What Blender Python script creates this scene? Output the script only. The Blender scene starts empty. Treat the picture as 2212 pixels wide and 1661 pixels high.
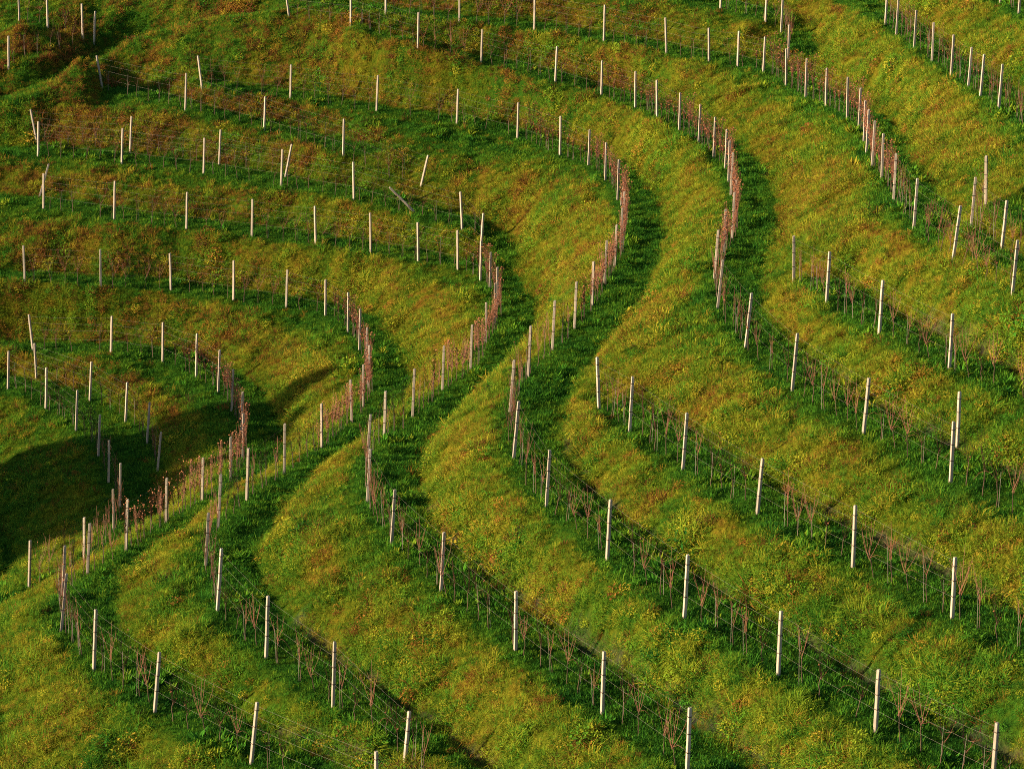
import bpy, math, random
import numpy as np
from mathutils import Vector, Matrix

# ------------------------------------------------------------------ camera, sky, sun, exposure
scene = bpy.context.scene
C = scene.collection
F_PX, CX, CY = 6000.0, 1106.0, 830.4          # focal length in pixels of a 2212 px wide picture
PITCH = math.radians(16.9652)
cam_d = bpy.data.cameras.new('camera')
cam_d.sensor_width = 36.0
cam_d.lens = 36.0 * F_PX / 2212.0
cam_d.clip_start = 1.0
cam_d.clip_end = 6000.0
cam = bpy.data.objects.new('camera', cam_d)
cam.rotation_euler = (math.pi / 2 - PITCH, 0, 0)
C.objects.link(cam)
scene.camera = cam

SUN_EL = math.radians(14.0)
SUN_AZ = math.radians(5.0)                    # sun stands to the left, a little behind the camera's side
SUN = Vector((-math.cos(SUN_EL) * math.cos(SUN_AZ), -math.cos(SUN_EL) * math.sin(SUN_AZ), math.sin(SUN_EL)))
world = bpy.data.worlds.new('World')
scene.world = world
world.use_nodes = True
wn = world.node_tree.nodes
bg = wn['Background']
sky = wn.new('ShaderNodeTexSky')
sky.sky_type = 'NISHITA'
sky.sun_disc = False
sky.sun_elevation = SUN_EL
sky.sun_rotation = math.atan2(SUN.x, SUN.y)
world.node_tree.links.new(sky.outputs[0], bg.inputs[0])
bg.inputs[1].default_value = 0.07
sun_d = bpy.data.lights.new('sun', 'SUN')
sun_d.energy = 5.0
sun_d.angle = math.radians(0.5)
sun_d.color = (1.0, 0.81, 0.52)
sun = bpy.data.objects.new('sun', sun_d)
sun.rotation_euler = (-SUN).to_track_quat('-Z', 'Y').to_euler()
sun.location = SUN * 300
C.objects.link(sun)
scene.view_settings.view_transform = 'Standard'
scene.view_settings.look = 'None'
scene.view_settings.exposure = 1.4
scene.view_settings.gamma = 1.0
scene.cycles.filter_width = 1.0
scene.cycles.max_bounces = 6
scene.cycles.use_denoising = False

# ------------------------------------------------------------------ measured rows: x, y, z of each post foot, lean x, lean z, kind
ROWS = {
 'a': [[23.85,135.2,-21.77,0.04,2.05,2],[24.17,131.84,-21.77,0.04,2.05,2]],
 'b': [[18.88,139.63,-23.6,0.04,2.05,2],[19.02,136.52,-23.58,0.04,2.05,2],[19.35,132.5,-23.55,0.02,1.85,0],[19.67,128.85,-23.52,0.01,1.85,0],[20.05,125.37,-23.5,0.03,1.86,0],[20.38,122.51,-23.47,0.07,1.76,0],[20.56,120.28,-23.45,0.07,1.83,0],[20.78,116.86,-23.42,0.07,2.0,0]],
 'c': [[11.41,151.45,-24.7,0.04,2.05,2],[13.6,148.21,-24.88,0.04,2.05,2],[14.37,147.32,-25.34,0.04,2.05,2],[14.34,142.84,-25.98,0.01,1.84,1]],
 'd': [[-7.18,157.1,-25.98,0.04,2.05,2],[-2.97,155.18,-26.1,0.04,2.05,2],[1.23,153.69,-26.23,0.04,2.05,2],[5.02,150.57,-26.35,0.03,2.0,0],[8.25,147.1,-26.38,-0.08,1.9,0],[10.37,144.71,-26.42,-0.05,1.79,0],[11.78,143.57,-26.46,0.03,1.87,0],[12.97,141.78,-26.49,0.05,1.91,0],[13.83,138.47,-26.53,-0.03,1.92,0],[14.49,135.21,-26.44,0.0,1.93,0],[15.2,132.54,-26.35,-0.01,1.85,0],[15.84,129.2,-26.26,-0.03,1.95,0],[16.02,126.14,-26.16,0.02,1.94,0],[15.82,122.58,-26.03,0.0,1.89,1],[15.57,119.63,-25.89,0.04,1.94,0],[15.37,116.14,-25.75,0.05,2.02,0],[15.39,113.07,-25.62,0.0,1.98,0],[15.33,108.88,-25.52,0.03,1.94,0],[15.44,103.84,-25.43,0.06,1.99,0],[16.15,98.61,-25.34,0.18,2.04,0],[17.43,93.46,-25.25,0.08,1.96,0]],
 'd2': [[18.09,103.43,-24.43,-0.08,1.96,0],[16.94,99.71,-24.34,0.08,1.91,0],[17.44,95.99,-24.24,0.1,1.81,0]],
 'e': [[-12.79,158.66,-26.35,-0.2,1.84,3],[-9.13,156.32,-26.53,0.04,2.05,2],[-5.23,153.26,-27.17,0.05,1.96,0],[-1.71,151.94,-27.81,0.08,1.88,0],[2.34,148.43,-28.18,0.09,1.93,0],[4.79,146.74,-28.54,0.02,1.82,0],[6.45,143.18,-28.53,-0.01,1.89,0],[7.46,140.48,-28.52,-0.05,1.94,0],[8.41,137.25,-28.5,0.02,1.89,0],[9.16,133.81,-28.49,0.05,1.98,0],[9.67,130.57,-28.47,0.04,1.97,0],[10.04,127.94,-28.46,0.03,1.92,0],[9.99,125.22,-28.45,0.01,1.92,1],[9.88,122.47,-28.43,0.06,1.94,1],[9.83,119.64,-28.42,0.06,1.32,1],[9.33,114.3,-28.4,0.05,1.99,1],[8.75,111.3,-28.39,0.04,1.94,0],[8.1,107.53,-28.37,0.12,1.99,0],[7.89,102.85,-28.36,0.17,1.96,0],[8.54,97.5,-28.31,0.17,2.04,0],[9.7,91.91,-28.27,0.13,2.06,0],[11.57,86.96,-28.22,0.11,1.92,0],[13.66,81.84,-28.18,0.01,2.01,0]],
 'e2': [[10.86,103.49,-27.45,-0.05,1.83,0],[11.68,99.5,-27.17,0.05,1.94,0],[13.05,94.93,-27.08,0.05,1.97,0],[14.82,90.16,-26.99,0.03,1.97,0]],
 'e3': [[14.31,84.78,-27.99,-0.01,1.89,0]],
 'f': [[-17.61,155.87,-30.01,-0.17,1.91,3],[-12.46,153.96,-30.19,0.09,1.92,0],[-7.49,151.37,-30.37,0.11,2.0,0],[-3.0,148.82,-30.56,0.08,1.9,0],[0.29,145.57,-30.74,0.05,1.98,0],[2.5,141.63,-30.74,0.02,2.06,0],[3.92,139.31,-30.74,0.05,1.84,0],[4.66,135.6,-30.74,0.03,1.95,0],[5.13,131.48,-30.74,0.04,1.99,0],[5.25,130.19,-30.74,0.15,1.41,1],[5.16,124.9,-30.74,0.02,1.9,1],[4.91,121.66,-30.74,0.05,1.9,1],[4.53,118.54,-30.74,0.07,1.9,0],[3.96,115.12,-30.74,0.09,2.05,0],[3.36,112.06,-30.74,0.04,1.9,0],[2.54,108.5,-30.74,0.07,1.98,0],[1.6,105.49,-30.74,0.09,2.01,0],[0.62,101.8,-30.74,0.1,2.01,0],[-0.07,97.65,-30.83,0.15,1.97,1],[0.06,92.45,-30.92,0.18,2.09,0],[1.15,87.63,-31.01,0.11,2.01,0],[3.02,82.74,-31.07,0.09,2.04,0],[5.19,77.93,-31.12,0.07,2.03,0],[7.63,73.72,-31.18,0.03,1.97,0],[9.93,69.84,-31.23,0.02,1.87,0],[12.48,66.04,-31.29,0.04,2.05,2]],
 'f2': [[3.16,96.21,-30.28,-0.08,1.96,0],[4.12,92.46,-29.92,0.08,2.0,0],[5.71,87.91,-29.78,0.1,1.98,0],[7.78,83.07,-29.64,0.12,1.88,0],[10.26,78.35,-29.64,0.01,1.95,0],[12.61,74.17,-29.64,0.0,1.9,0]],
 'g': [[-23.69,158.64,-30.56,-0.24,1.96,3],[-18.31,153.37,-30.74,0.13,2.1,0],[-13.64,150.27,-31.29,0.12,1.94,0],[-9.0,145.27,-31.56,0.07,1.99,0],[-4.67,139.22,-31.84,0.39,1.65,3]],
 'g2': [[-26.68,153.31,-32.66,-0.29,2.01,3],[-21.2,151.19,-32.72,0.16,2.07,0],[-16.0,148.63,-32.78,0.14,1.92,0],[-12.17,145.94,-32.84,0.38,1.77,3]],
 'g3': [[-26.34,151.36,-32.93,0.11,1.96,0],[-21.43,149.42,-32.93,0.13,1.99,0],[-16.67,146.97,-32.93,0.1,1.95,0],[-12.24,143.87,-32.93,0.12,2.01,0],[-8.22,140.95,-32.93,0.0,1.98,0],[-2.51,136.4,-33.48,-0.08,2.0,0],[-1.55,134.61,-34.03,0.13,1.83,1]],
 'h': [[-25.1,145.05,-34.4,0.11,1.93,0],[-20.96,142.52,-34.42,0.12,2.09,0],[-16.95,140.68,-34.44,0.11,1.96,0],[-13.4,139.13,-34.45,0.08,1.94,0],[-10.0,137.45,-34.47,0.0,2.0,0],[-7.11,135.7,-34.49,-0.0,2.08,0],[-4.67,134.25,-34.51,-0.01,1.97,0],[-2.67,132.61,-34.53,-0.0,1.97,0],[-1.53,130.55,-34.55,0.04,1.98,0],[-1.06,128.04,-34.56,0.06,2.07,0],[-0.67,125.92,-34.58,-0.0,1.9,0],[-0.77,122.65,-34.49,0.03,1.92,0],[-1.16,118.91,-34.4,0.02,1.92,0],[-1.78,114.7,-34.31,0.08,2.01,0],[-2.91,111.35,-34.22,0.08,1.94,0],[-4.0,106.61,-33.91,0.1,2.04,0],[-4.97,102.75,-33.61,0.08,1.98,0],[-5.45,99.19,-33.3,0.15,1.86,1],[-5.19,94.02,-33.12,0.14,2.02,0],[-4.12,89.18,-32.93,0.15,2.02,0],[-2.32,84.8,-32.93,0.12,2.04,0],[0.11,79.86,-32.93,0.02,1.94,0],[2.64,74.97,-32.93,0.04,1.97,0],[4.87,70.71,-32.93,0.04,2.05,2]],
 'i': [[-25.01,137.92,-36.59,0.02,1.91,0],[-20.99,137.07,-36.63,0.05,1.98,0],[-17.36,136.68,-36.68,0.01,1.94,0],[-14.02,134.98,-36.72,0.07,2.03,0],[-11.27,133.72,-36.76,0.11,1.94,0],[-9.22,132.34,-36.8,0.05,1.84,0],[-7.94,129.43,-36.84,0.05,2.0,0],[-7.23,126.46,-36.88,0.07,2.01,0],[-6.76,123.89,-36.92,0.05,1.88,1],[-6.53,120.72,-36.96,0.08,1.99,0],[-6.56,117.12,-36.78,0.02,1.96,0],[-6.92,114.33,-36.59,-0.02,1.94,0],[-7.9,109.58,-36.17,0.03,1.92,0],[-9.08,104.93,-35.74,0.07,2.1,0],[-10.17,100.6,-35.31,0.12,2.07,0],[-10.89,96.93,-35.13,0.17,2.11,0],[-10.87,92.44,-34.95,0.16,2.02,0],[-9.97,87.73,-34.76,0.2,2.21,0],[-7.97,83.55,-34.76,0.12,2.16,0],[-5.56,79.64,-34.76,0.09,2.16,0],[-3.18,75.64,-34.76,0.15,1.62,0]],
 'j': [[-24.22,134.85,-39.34,-0.11,1.88,3],[-20.04,133.26,-38.97,0.12,1.89,0],[-17.28,131.74,-39.03,0.09,2.03,0],[-15.36,129.32,-39.09,0.11,2.2,0],[-14.08,127.24,-39.16,0.14,2.08,0],[-13.16,124.36,-39.22,0.14,2.02,0],[-12.39,121.15,-39.28,0.11,1.96,1],[-12.03,117.82,-39.34,0.09,2.03,0],[-12.15,113.56,-38.88,0.06,1.88,0],[-12.89,109.24,-38.42,0.09,1.93,0],[-13.92,105.3,-37.94,0.1,1.91,0],[-14.92,100.82,-37.45,0.15,2.07,0],[-15.82,96.97,-36.96,0.18,2.02,0],[-16.17,93.41,-36.41,0.17,1.89,1],[-15.59,89.4,-36.18,0.29,2.14,0],[-13.87,85.37,-35.95,0.16,2.17,0],[-11.39,81.67,-35.83,0.23,2.08,0],[-7.94,77.48,-35.71,0.24,2.06,0],[-3.96,73.72,-35.59,0.04,2.05,2]],
 'k': [[-23.67,132.34,-40.07,-0.0,1.83,0],[-20.58,129.29,-40.25,0.17,1.98,0],[-18.48,126.53,-40.44,0.17,1.96,0],[-17.11,123.72,-40.62,0.21,2.02,0],[-16.2,120.23,-40.8,0.24,1.88,0]],
 'l': [[-24.88,131.1,-40.25,0.13,1.96,0],[-22.61,128.53,-40.44,0.13,2.07,0],[-20.72,125.64,-40.62,0.15,1.99,0],[-19.21,122.41,-40.8,0.16,2.0,0],[-18.29,119.21,-40.99,0.1,1.99,0],[-17.41,116.4,-41.17,0.11,2.02,0],[-17.2,112.93,-40.99,0.05,1.84,0],[-17.85,108.74,-40.8,0.09,1.87,0],[-19.43,104.52,-40.44,0.14,2.03,0]],
 't': [[-29.2,163.78,-27.45,0.04,2.05,2],[-27.03,160.74,-27.35,0.04,2.05,2],[-24.6,157.99,-27.26,0.04,2.05,2]],
 't2': [[-28.72,156.84,-29.09,0.09,1.96,0],[-24.94,164.43,-28.91,0.15,1.93,0]],
}
ODD = [['fallen', -5.0, 138.59, -33.03, -1.27, 1.29], ['brace', -25.28, 145.18, -33.76, 0.56, 1.77]]
TRACK = [[-29.38, 157.21, -30.92], [-27.35, 158.13, -30.37], [-23.74, 163.84, -29.18], [-19.16, 163.49, -27.63], [-13.75, 161.04, -26.35]]

rnd = random.Random(7)
rng = np.random.default_rng(11)

# ------------------------------------------------------------------ small helpers
def put(name, mesh, parent=None, loc=None, mat=None):
    o = bpy.data.objects.new(name, mesh)
    C.objects.link(o)
    if parent is not None: o.parent = parent
    if loc is not None: o.location = loc
    if mat is not None and mesh is not None and not mesh.materials: mesh.materials.append(mat)
    return o
def tag(o, label=None, cat=None, group=None, kind=None):
    if label: o['label'] = label
    if cat: o['category'] = cat
    if group: o['group'] = group
    if kind: o['kind'] = kind
    return o
def mesh_of(name, verts, faces, mat=None, smooth=False):
    me = bpy.data.meshes.new(name)
    me.from_pydata([tuple(v) for v in verts], [], faces)
    if mat is not None: me.materials.append(mat)
    if smooth: me.polygons.foreach_set('use_smooth', [True] * len(me.polygons))
    me.update()
    return me
class MB:
    def __init__(s): s.v = []; s.f = []
    def tube(s, pts, radii, n=5):
        pts = [Vector(p) for p in pts]; b = len(s.v)
        for i, p in enumerate(pts):
            d = (pts[min(i + 1, len(pts) - 1)] - pts[max(i - 1, 0)]).normalized()
            a = d.cross(Vector((0.31, 0.95, 0.07))).normalized(); c = d.cross(a)
            for k in range(n):
                t = 2 * math.pi * k / n
                s.v.append(p + (a * math.cos(t) + c * math.sin(t)) * radii[i])
        for i in range(len(pts) - 1):
            for k in range(n):
                k2 = (k + 1) % n
                s.f.append((b + i * n + k, b + i * n + k2, b + (i + 1) * n + k2, b + (i + 1) * n + k))
        s.f.append(tuple(b + (len(pts) - 1) * n + k for k in range(n)))
        s.f.append(tuple(b + k for k in reversed(range(n))))
    def blade(s, p, d, up, L, w, droop):
        """tapering grass blade: two segments, bending over"""
        side = d.cross(Vector((0, 0, 1)))
        side = side.normalized() if side.length > 1e-4 else Vector((1, 0, 0))
        b = len(s.v)
        m = p + (up * 0.6 + d * 0.25) * L
        e = m + (up * (0.4 - droop) + d * (0.25 + droop)) * L * 0.8
        s.v += [p - side * w * .5, p + side * w * .5, m + side * w * .42, m - side * w * .42, e]
        s.f += [(b, b + 1, b + 2, b + 3), (b + 3, b + 2, b + 4)]
    def leaf(s, p, d, nrm, L, w):
        side = d.cross(nrm).normalized(); b = len(s.v)
        s.v += [p, p + d * L * .45 + side * w * .5 + nrm * L * .06, p + d * L, p + d * L * .45 - side * w * .5 + nrm * L * .06]
        s.f += [(b, b + 1, b + 2), (b, b + 2, b + 3)]
    def mesh(s, name, mat=None, smooth=False): return mesh_of(name, s.v, s.f, mat, smooth)

def new_mat(name):
    m = bpy.data.materials.new(name); m.use_nodes = True
    nt = m.node_tree; nt.nodes.clear()
    out = nt.nodes.new('ShaderNodeOutputMaterial')
    return m, nt, out
def N(nt, t, **kw):
    n = nt.nodes.new(t)
    for k, v in kw.items(): setattr(n, k, v)
    return n
def ramp(nt, stops):
    r = N(nt, 'ShaderNodeValToRGB'); e = r.color_ramp.elements
    while len(e) > 1: e.remove(e[-1])
    e[0].position = stops[0][0]; e[0].color = (*stops[0][1], 1)
    for p, c in stops[1:]:
        x = e.new(p); x.color = (*c, 1)
    return r

# ------------------------------------------------------------------ terrain: benches fixed along the rows, banks relaxed between them
def resample(P, step):
    P = np.asarray(P, float)
    # Catmull-Rom through the posts, then even spacing
    Q = np.vstack([2 * P[0] - P[1], P, 2 * P[-1] - P[-2]]) if len(P) > 1 else P
    out = []
    for i in range(1, len(Q) - 2):
        p0, p1, p2, p3 = Q[i - 1:i + 3]
        for t in np.linspace(0, 1, 12, endpoint=False):
            out.append(.5 * (2 * p1 + (p2 - p0) * t + (2 * p0 - 5 * p1 + 4 * p2 - p3) * t * t + (3 * p1 - p0 - 3 * p2 + p3) * t ** 3))
    out.append(Q[-2]); out = np.array(out)
    s = np.r_[0, np.cumsum(np.hypot(*np.diff(out[:, :2], axis=0).T))]
    n = max(2, int(s[-1] / step)); u = np.linspace(0, s[-1], n)
    return np.stack([np.interp(u, s, out[:, k]) for k in range(3)], 1)
def uphill(P):
    d = np.gradient(P[:, :2], axis=0); d /= np.maximum(np.hypot(d[:, 0], d[:, 1]), 1e-6)[:, None]
    return np.stack([-d[:, 1], d[:, 0]], 1)
# rows continued beyond the picture's edges: points added before / after
EXT = {
 'a': ([(22.0, 148, -21.6), (23.2, 140, -21.7)], [(25.0, 122, -21.7), (28, 110, -21.5), (34, 95, -21)]),
 'b': ([(17.0, 152, -23.8), (18.2, 145, -23.7)], [(21.6, 110, -23.4), (23.5, 103, -23.3), (27, 94, -23), (34, 80, -22.6)]),
 'c': ([(-20, 172, -24.3), (-8, 165, -24.6), (2, 159, -24.7)], []),
 'd': ([(-19, 167, -25.8), (-12, 161.5, -26.0)], [(19.3, 88.5, -25.2), (22, 83, -25.1), (27, 75, -25)]),
 'd2': ([], [(19.2, 91.5, -24.2), (21.5, 87, -24.1), (26, 79, -24)]),
 'e': ([], [(16, 77, -28.1), (19, 71.5, -28)]),
 'e2': ([], [(17, 85.5, -26.9), (20, 80, -26.8), (24, 73, -26.7)]),
 'e3': ([], [(16.7, 79.8, -27.9), (20, 74, -27.9)]),
 'f': ([], [(15, 62, -31.3), (18, 57.5, -31.3)]),
 'f2': ([], [(15.2, 69.8, -29.6), (18, 65, -29.6), (22, 58, -29.6)]),
 'g': ([], []), 'g2': ([], []),
 'g3': ([(-36, 152, -33), (-31, 152.4, -33)], [(-1.6, 131.5, -34.3)]),
 'h': ([(-42, 147, -34.5), (-31, 147, -34.4)], [(7.2, 66.3, -33), (10, 61.5, -33), (14, 55, -33)]),
 'i': ([(-42, 140, -36.7), (-31, 138.5, -36.6)], [(-.6, 70.6, -34.8), (2.6, 65, -34.8), (7, 58, -34.8)]),
 'j': ([(-42, 139, -39.2), (-30, 136, -39.3)], [(-.8, 70.5, -35.7), (2, 66, -35.7), (6, 59.5, -35.7)]),
 'k': ([], []),
 'l': ([(-42, 136.5, -40.5), (-30, 134.5, -40.4)], [(-21.2, 101, -40.3), (-24, 96, -40.1), (-28, 92, -39.9)]),
}
WIDTH = {'k': .7, 'g2': .7, 'e3': .7, 't': .3, 't2': .3, 'd2': 1.8, 'a': 2.0}
LINES = {}
FULL = {}
for k, v in ROWS.items():
    P = [p[:3] for p in v]
    if k in ('t', 't2'): FULL[k] = P; continue
    if k == 'g': P = P[:-1]
    if k == 'e': P = P[1:]                     # the leaning end post stands off the line
    pre, post = EXT[k]
    P = list(pre) + P + list(post)
    FULL[k] = P
    LINES[k] = resample(P, .18)
def smooth_line(L, n):
    for _ in range(n):
        L[1:-1] = .25 * L[:-2] + .5 * L[1:-1] + .25 * L[2:]
    return L
for k in LINES: LINES[k] = smooth_line(LINES[k], 12)
X0, X1, Y0, Y1 = -46.0, 46.0, 50.0, 200.0
HR = .25
def solve():
    cons = []                                  # x, y, z
    for k, L in LINES.items():
        nrm = uphill(L); w = WIDTH.get(k, 2.05)
        for o in np.arange(-.72, w + .01, .12):
            z = L[:, 2] - (.16 * (o / .72) ** 2 if o < 0 else -.075 * (np.exp(-((o - .55) / .2) ** 2) + np.exp(-((o - 1.5) / .2) ** 2)))
            if k in ('d', 'e', 'e2', 'f', 'f2', 'h', 'i', 'j', 'd2') and o > w - .2: z = np.where((L[:, 1] < 98) & (L[:, 0] > -9), z - .2, z)
            cons.append(np.c_[L[:, :2] + nrm * o, z, np.full(len(L), 1.0 if o < w * .5 else 0.0)])
    # banks below the lowest rows: next terraces down the valley
    for k, a, b, drops in (('j', 12.5, 99, ((7.6, 4.3), (9.6, 4.3), (13.5, 6.4))), ('l', -99, 99, ((4.6, 2.4), (9, 4.6)))):
        L = LINES[k]; nrm = uphill(L)
        if k == 'j':
            m = np.arange(len(L)) > np.argmin(np.hypot(L[:, 0] + 15.9, L[:, 1] - 97))
        else:
            m = np.ones(len(L), bool)
        for o, dz in drops:
            Q = L[m, :2] - nrm[m] * o
            if k == 'l':
                keep = Q[:, 0] < np.interp(Q[:, 1], [90, 104, 112, 118, 126, 140], [-30, -23, -21.5, -21, -23, -60])
                cons.append(np.c_[Q, L[m, 2] - dz][keep])
            else: cons.append(np.c_[Q, L[m, 2] - dz])
    cons.append(np.array(FULL['t']))
    T = resample(TRACK, .2); nr = uphill(T)
    for o in np.arange(-.9, 1.0, .15): cons.append(np.c_[T[:, :2] + nr * o, T[:, 2]])
    # the hillside beyond the top of the picture, and the far right
    up = [(-46, 172, -30), (-40, 185, -25), (-30, 200, -21), (-15, 200, -19.5), (0, 200, -18), (15, 190, -16), (24, 160, -19.5), (28, 140, -19), (32, 120, -18.5), (38, 105, -18), (46, 92, -17), (46, 140, -10), (46, 200, -6), (20, 200, -13)]
    cons.append(resample(up[:11], .2)); cons.append(resample(up[11:14] , .3))
    cons.append(resample([(-46, 50, -50), (-25, 50, -49), (-5, 50, -44), (10, 50, -38), (30, 50, -32), (46, 50, -28)], .2))
    cons.append(resample([(-46, 120, -47), (-46, 100, -49), (-46, 70, -50)], .3))
    cons = np.vstack([c_ if c_.shape[1] == 4 else np.c_[c_, np.full(len(c_), .5)] for c_ in cons])
    z = None
    for h in (2., 1., .5, .25):
        nx = int(round((X1 - X0) / h)) + 1; ny = int(round((Y1 - Y0) / h)) + 1
        ix = np.rint((cons[:, 0] - X0) / h).astype(int); iy = np.rint((cons[:, 1] - Y0) / h).astype(int)
        ok = (ix >= 0) & (ix < nx) & (iy >= 0) & (iy < ny)
        idx = iy[ok] * nx + ix[ok]
        cnt = np.bincount(idx, minlength=nx * ny).reshape(ny, nx)
        s = np.bincount(idx, weights=cons[ok, 2], minlength=nx * ny).reshape(ny, nx)
        fix = cnt > 0; val = s / np.maximum(cnt, 1)
        if z is None: z = np.full((ny, nx), -32.0)
        else:
            # bilinear upsample of the coarser solution
            gy = np.linspace(0, z.shape[0] - 1, ny); gx = np.linspace(0, z.shape[1] - 1, nx)
            y0 = np.minimum(gy.astype(int), z.shape[0] - 2); x0 = np.minimum(gx.astype(int), z.shape[1] - 2)
            fy = (gy - y0)[:, None]; fx = (gx - x0)[None]
            z = (z[y0][:, x0] * (1 - fy) * (1 - fx) + z[y0 + 1][:, x0] * fy * (1 - fx) + z[y0][:, x0 + 1] * (1 - fy) * fx + z[y0 + 1][:, x0 + 1] * fy * fx)
        z[fix] = val[fix]
        for it in range(700 if h >= 1 else 350):
            p = np.pad(z, 1, mode='edge')
            zn = .25 * (p[:-2, 1:-1] + p[2:, 1:-1] + p[1:-1, :-2] + p[1:-1, 2:])
            z = np.where(fix, val, z + 1.0 * (zn - z))
    # the banks belly out: steep at the foot, easing off towards the crest
    lab = np.bincount(idx, weights=cons[ok, 3], minlength=nx * ny).reshape(ny, nx) / np.maximum(cnt, 1)
    ph = np.where(fix, lab, .5)
    for it in range(900):
        p = np.pad(ph, 1, mode='edge')
        ph = np.where(fix, lab, .25 * (p[:-2, 1:-1] + p[2:, 1:-1] + p[1:-1, :-2] + p[1:-1, 2:]))
    gz = np.hypot(*np.gradient(z, h)); gp = np.hypot(*np.gradient(ph, h))
    dz = np.clip(gz / np.maximum(gp, .05), 0, 2.6) * ~fix
    for it in range(4):
        p = np.pad(dz, 1, mode='edge'); dz = .5 * p[1:-1, 1:-1] + .125 * (p[:-2, 1:-1] + p[2:, 1:-1] + p[1:-1, :-2] + p[1:-1, 2:])
    z = z + np.where(fix, 0, .17 * 4 * ph * (1 - ph) * dz)
    return z, fix
Z, FIX = solve()
NY, NX = Z.shape
def blur(a, n=1):
    for _ in range(n):
        p = np.pad(a, 1, mode='edge'); a = .25 * p[1:-1, 1:-1] * 2 + .125 * (p[:-2, 1:-1] + p[2:, 1:-1] + p[1:-1, :-2] + p[1:-1, 2:])
    return a
def vnoise(size, seed, shape=None, extent=None):
    """smooth value noise on the terrain grid, cell size in metres"""
    r = np.random.default_rng(seed)
    nx = int((X1 - X0) / size) + 4; ny = int((Y1 - Y0) / size) + 4
    g = r.standard_normal((ny, nx))
    yy = np.arange(NY) * HR / size; xx = np.arange(NX) * HR / size
    y0 = yy.astype(int); x0 = xx.astype(int)
    fy = (yy - y0)[:, None]; fx = (xx - x0)[None]
    fy = fy * fy * (3 - 2 * fy); fx = fx * fx * (3 - 2 * fx)
    return g[y0][:, x0] * (1 - fy) * (1 - fx) + g[y0 + 1][:, x0] * fy * (1 - fx) + g[y0][:, x0 + 1] * (1 - fy) * fx + g[y0 + 1][:, x0 + 1] * fy * fx
BENCH = blur(FIX.astype(float), 2)
Z = blur(Z, 2)
gyv, gxv = np.gradient(Z, HR)
SLOPE = np.hypot(gxv, gyv)
BANK = np.clip((blur(SLOPE, 2) - .16) / .28, 0, 1)
Z += BANK * (.10 * vnoise(2.3, 1) + .09 * vnoise(1.1, 2) + .075 * vnoise(.55, 3)) + (1 - BANK) * (.045 * vnoise(1.1, 4) + .05 * vnoise(.5, 5))
gyv, gxv = np.gradient(Z, HR)
def samp(A, x, y):
    fx = np.clip((np.asarray(x) - X0) / HR, 0, NX - 1.001); fy = np.clip((np.asarray(y) - Y0) / HR, 0, NY - 1.001)
    i = fx.astype(int); j = fy.astype(int); a = fx - i; b = fy - j
    return A[j, i] * (1 - a) * (1 - b) + A[j, i + 1] * a * (1 - b) + A[j + 1, i] * (1 - a) * b + A[j + 1, i + 1] * a * b
def ground(x, y): return float(samp(Z, np.array([x]), np.array([y]))[0])

# colour zones: how dry / reddish the sward is, plus sunlit gold painted into the gully
DRY = .45 * vnoise(3.1, 21) + .45 * vnoise(1.3, 22) + .40 * vnoise(.6, 23)
RED = .40 * vnoise(3.3, 31) + .50 * vnoise(1.2, 32) + .55 * vnoise(.5, 33)
XX, YY = np.meshgrid(X0 + np.arange(NX) * HR, Y0 + np.arange(NY) * HR)
LEFT = np.clip((-9 - XX) / 8, 0, 1) * np.clip((YY - 122) / 10, 0, 1)      # the upper left hill: browner, thinner grass
TOP = np.clip((YY - 140) / 8, 0, 1) * np.clip((12 - XX) / 5, 0, 1)
HILL = np.maximum(LEFT, TOP)
DULL = BANK * np.clip(.30 + .35 * HILL + .5 * vnoise(2.2, 51) + .3 * vnoise(.8, 52), 0, 1)        # greener stretches of bank
CV = .09 + .06 * DRY * (1 - BANK) + .03 * (1 - BANK)
CV = CV + BANK * (.385 + .09 * DRY - .17 * DULL - .12 * HILL) + BANK * np.clip(RED - .50 - .35 * HILL, 0, .85) * (.30 + .10 * HILL)
CV = CV + BANK * HILL * .16 * np.clip(.5 + .6 * vnoise(.7, 61) + .3 * vnoise(1.9, 62), 0, 1) - BANK * .09 * np.clip((98 - YY) / 12, 0, 1) + BANK * .05 * np.clip(1 - np.hypot((XX - 2) / 12, (YY - 122) / 18), 0, 1)  # last term paints extra sunlit glow into the gully banks as golder grass
DITCH = np.full(Z.shape, 9.0)
for k in ('d', 'e', 'e2', 'f', 'f2', 'h', 'i', 'j', 'd2'):
    L = LINES[k]; m_ = (L[:, 1] < 96) & (L[:, 0] > -9) & (L[:, 1] > 60); Q = (L[:, :2] + uphill(L) * 2.08)[m_]
    for px_, py_ in Q[::2]:
        i_ = int(round((px_ - X0) / HR)); j_ = int(round((py_ - Y0) / HR)); sl = (slice(j_ - 2, j_ + 3), slice(i_ - 2, i_ + 3))
        DITCH[sl] = np.minimum(DITCH[sl], np.hypot(XX[sl] - px_, YY[sl] - py_))
TRK = np.full(Z.shape, 9.0)
for px_, py_, pz_ in resample(TRACK, .8): TRK = np.minimum(TRK, np.hypot(XX - px_, YY - py_))
tr_ = np.clip(1.6 - TRK / 2.6, 0, 1)
CV = CV * (1 - tr_) + (.20 + .05 * DRY) * tr_
CV = np.clip(CV, 0, .86)
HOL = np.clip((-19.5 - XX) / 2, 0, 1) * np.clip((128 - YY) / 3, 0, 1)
CV = CV * (1 - HOL) + np.minimum(CV, .22) * HOL

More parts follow.
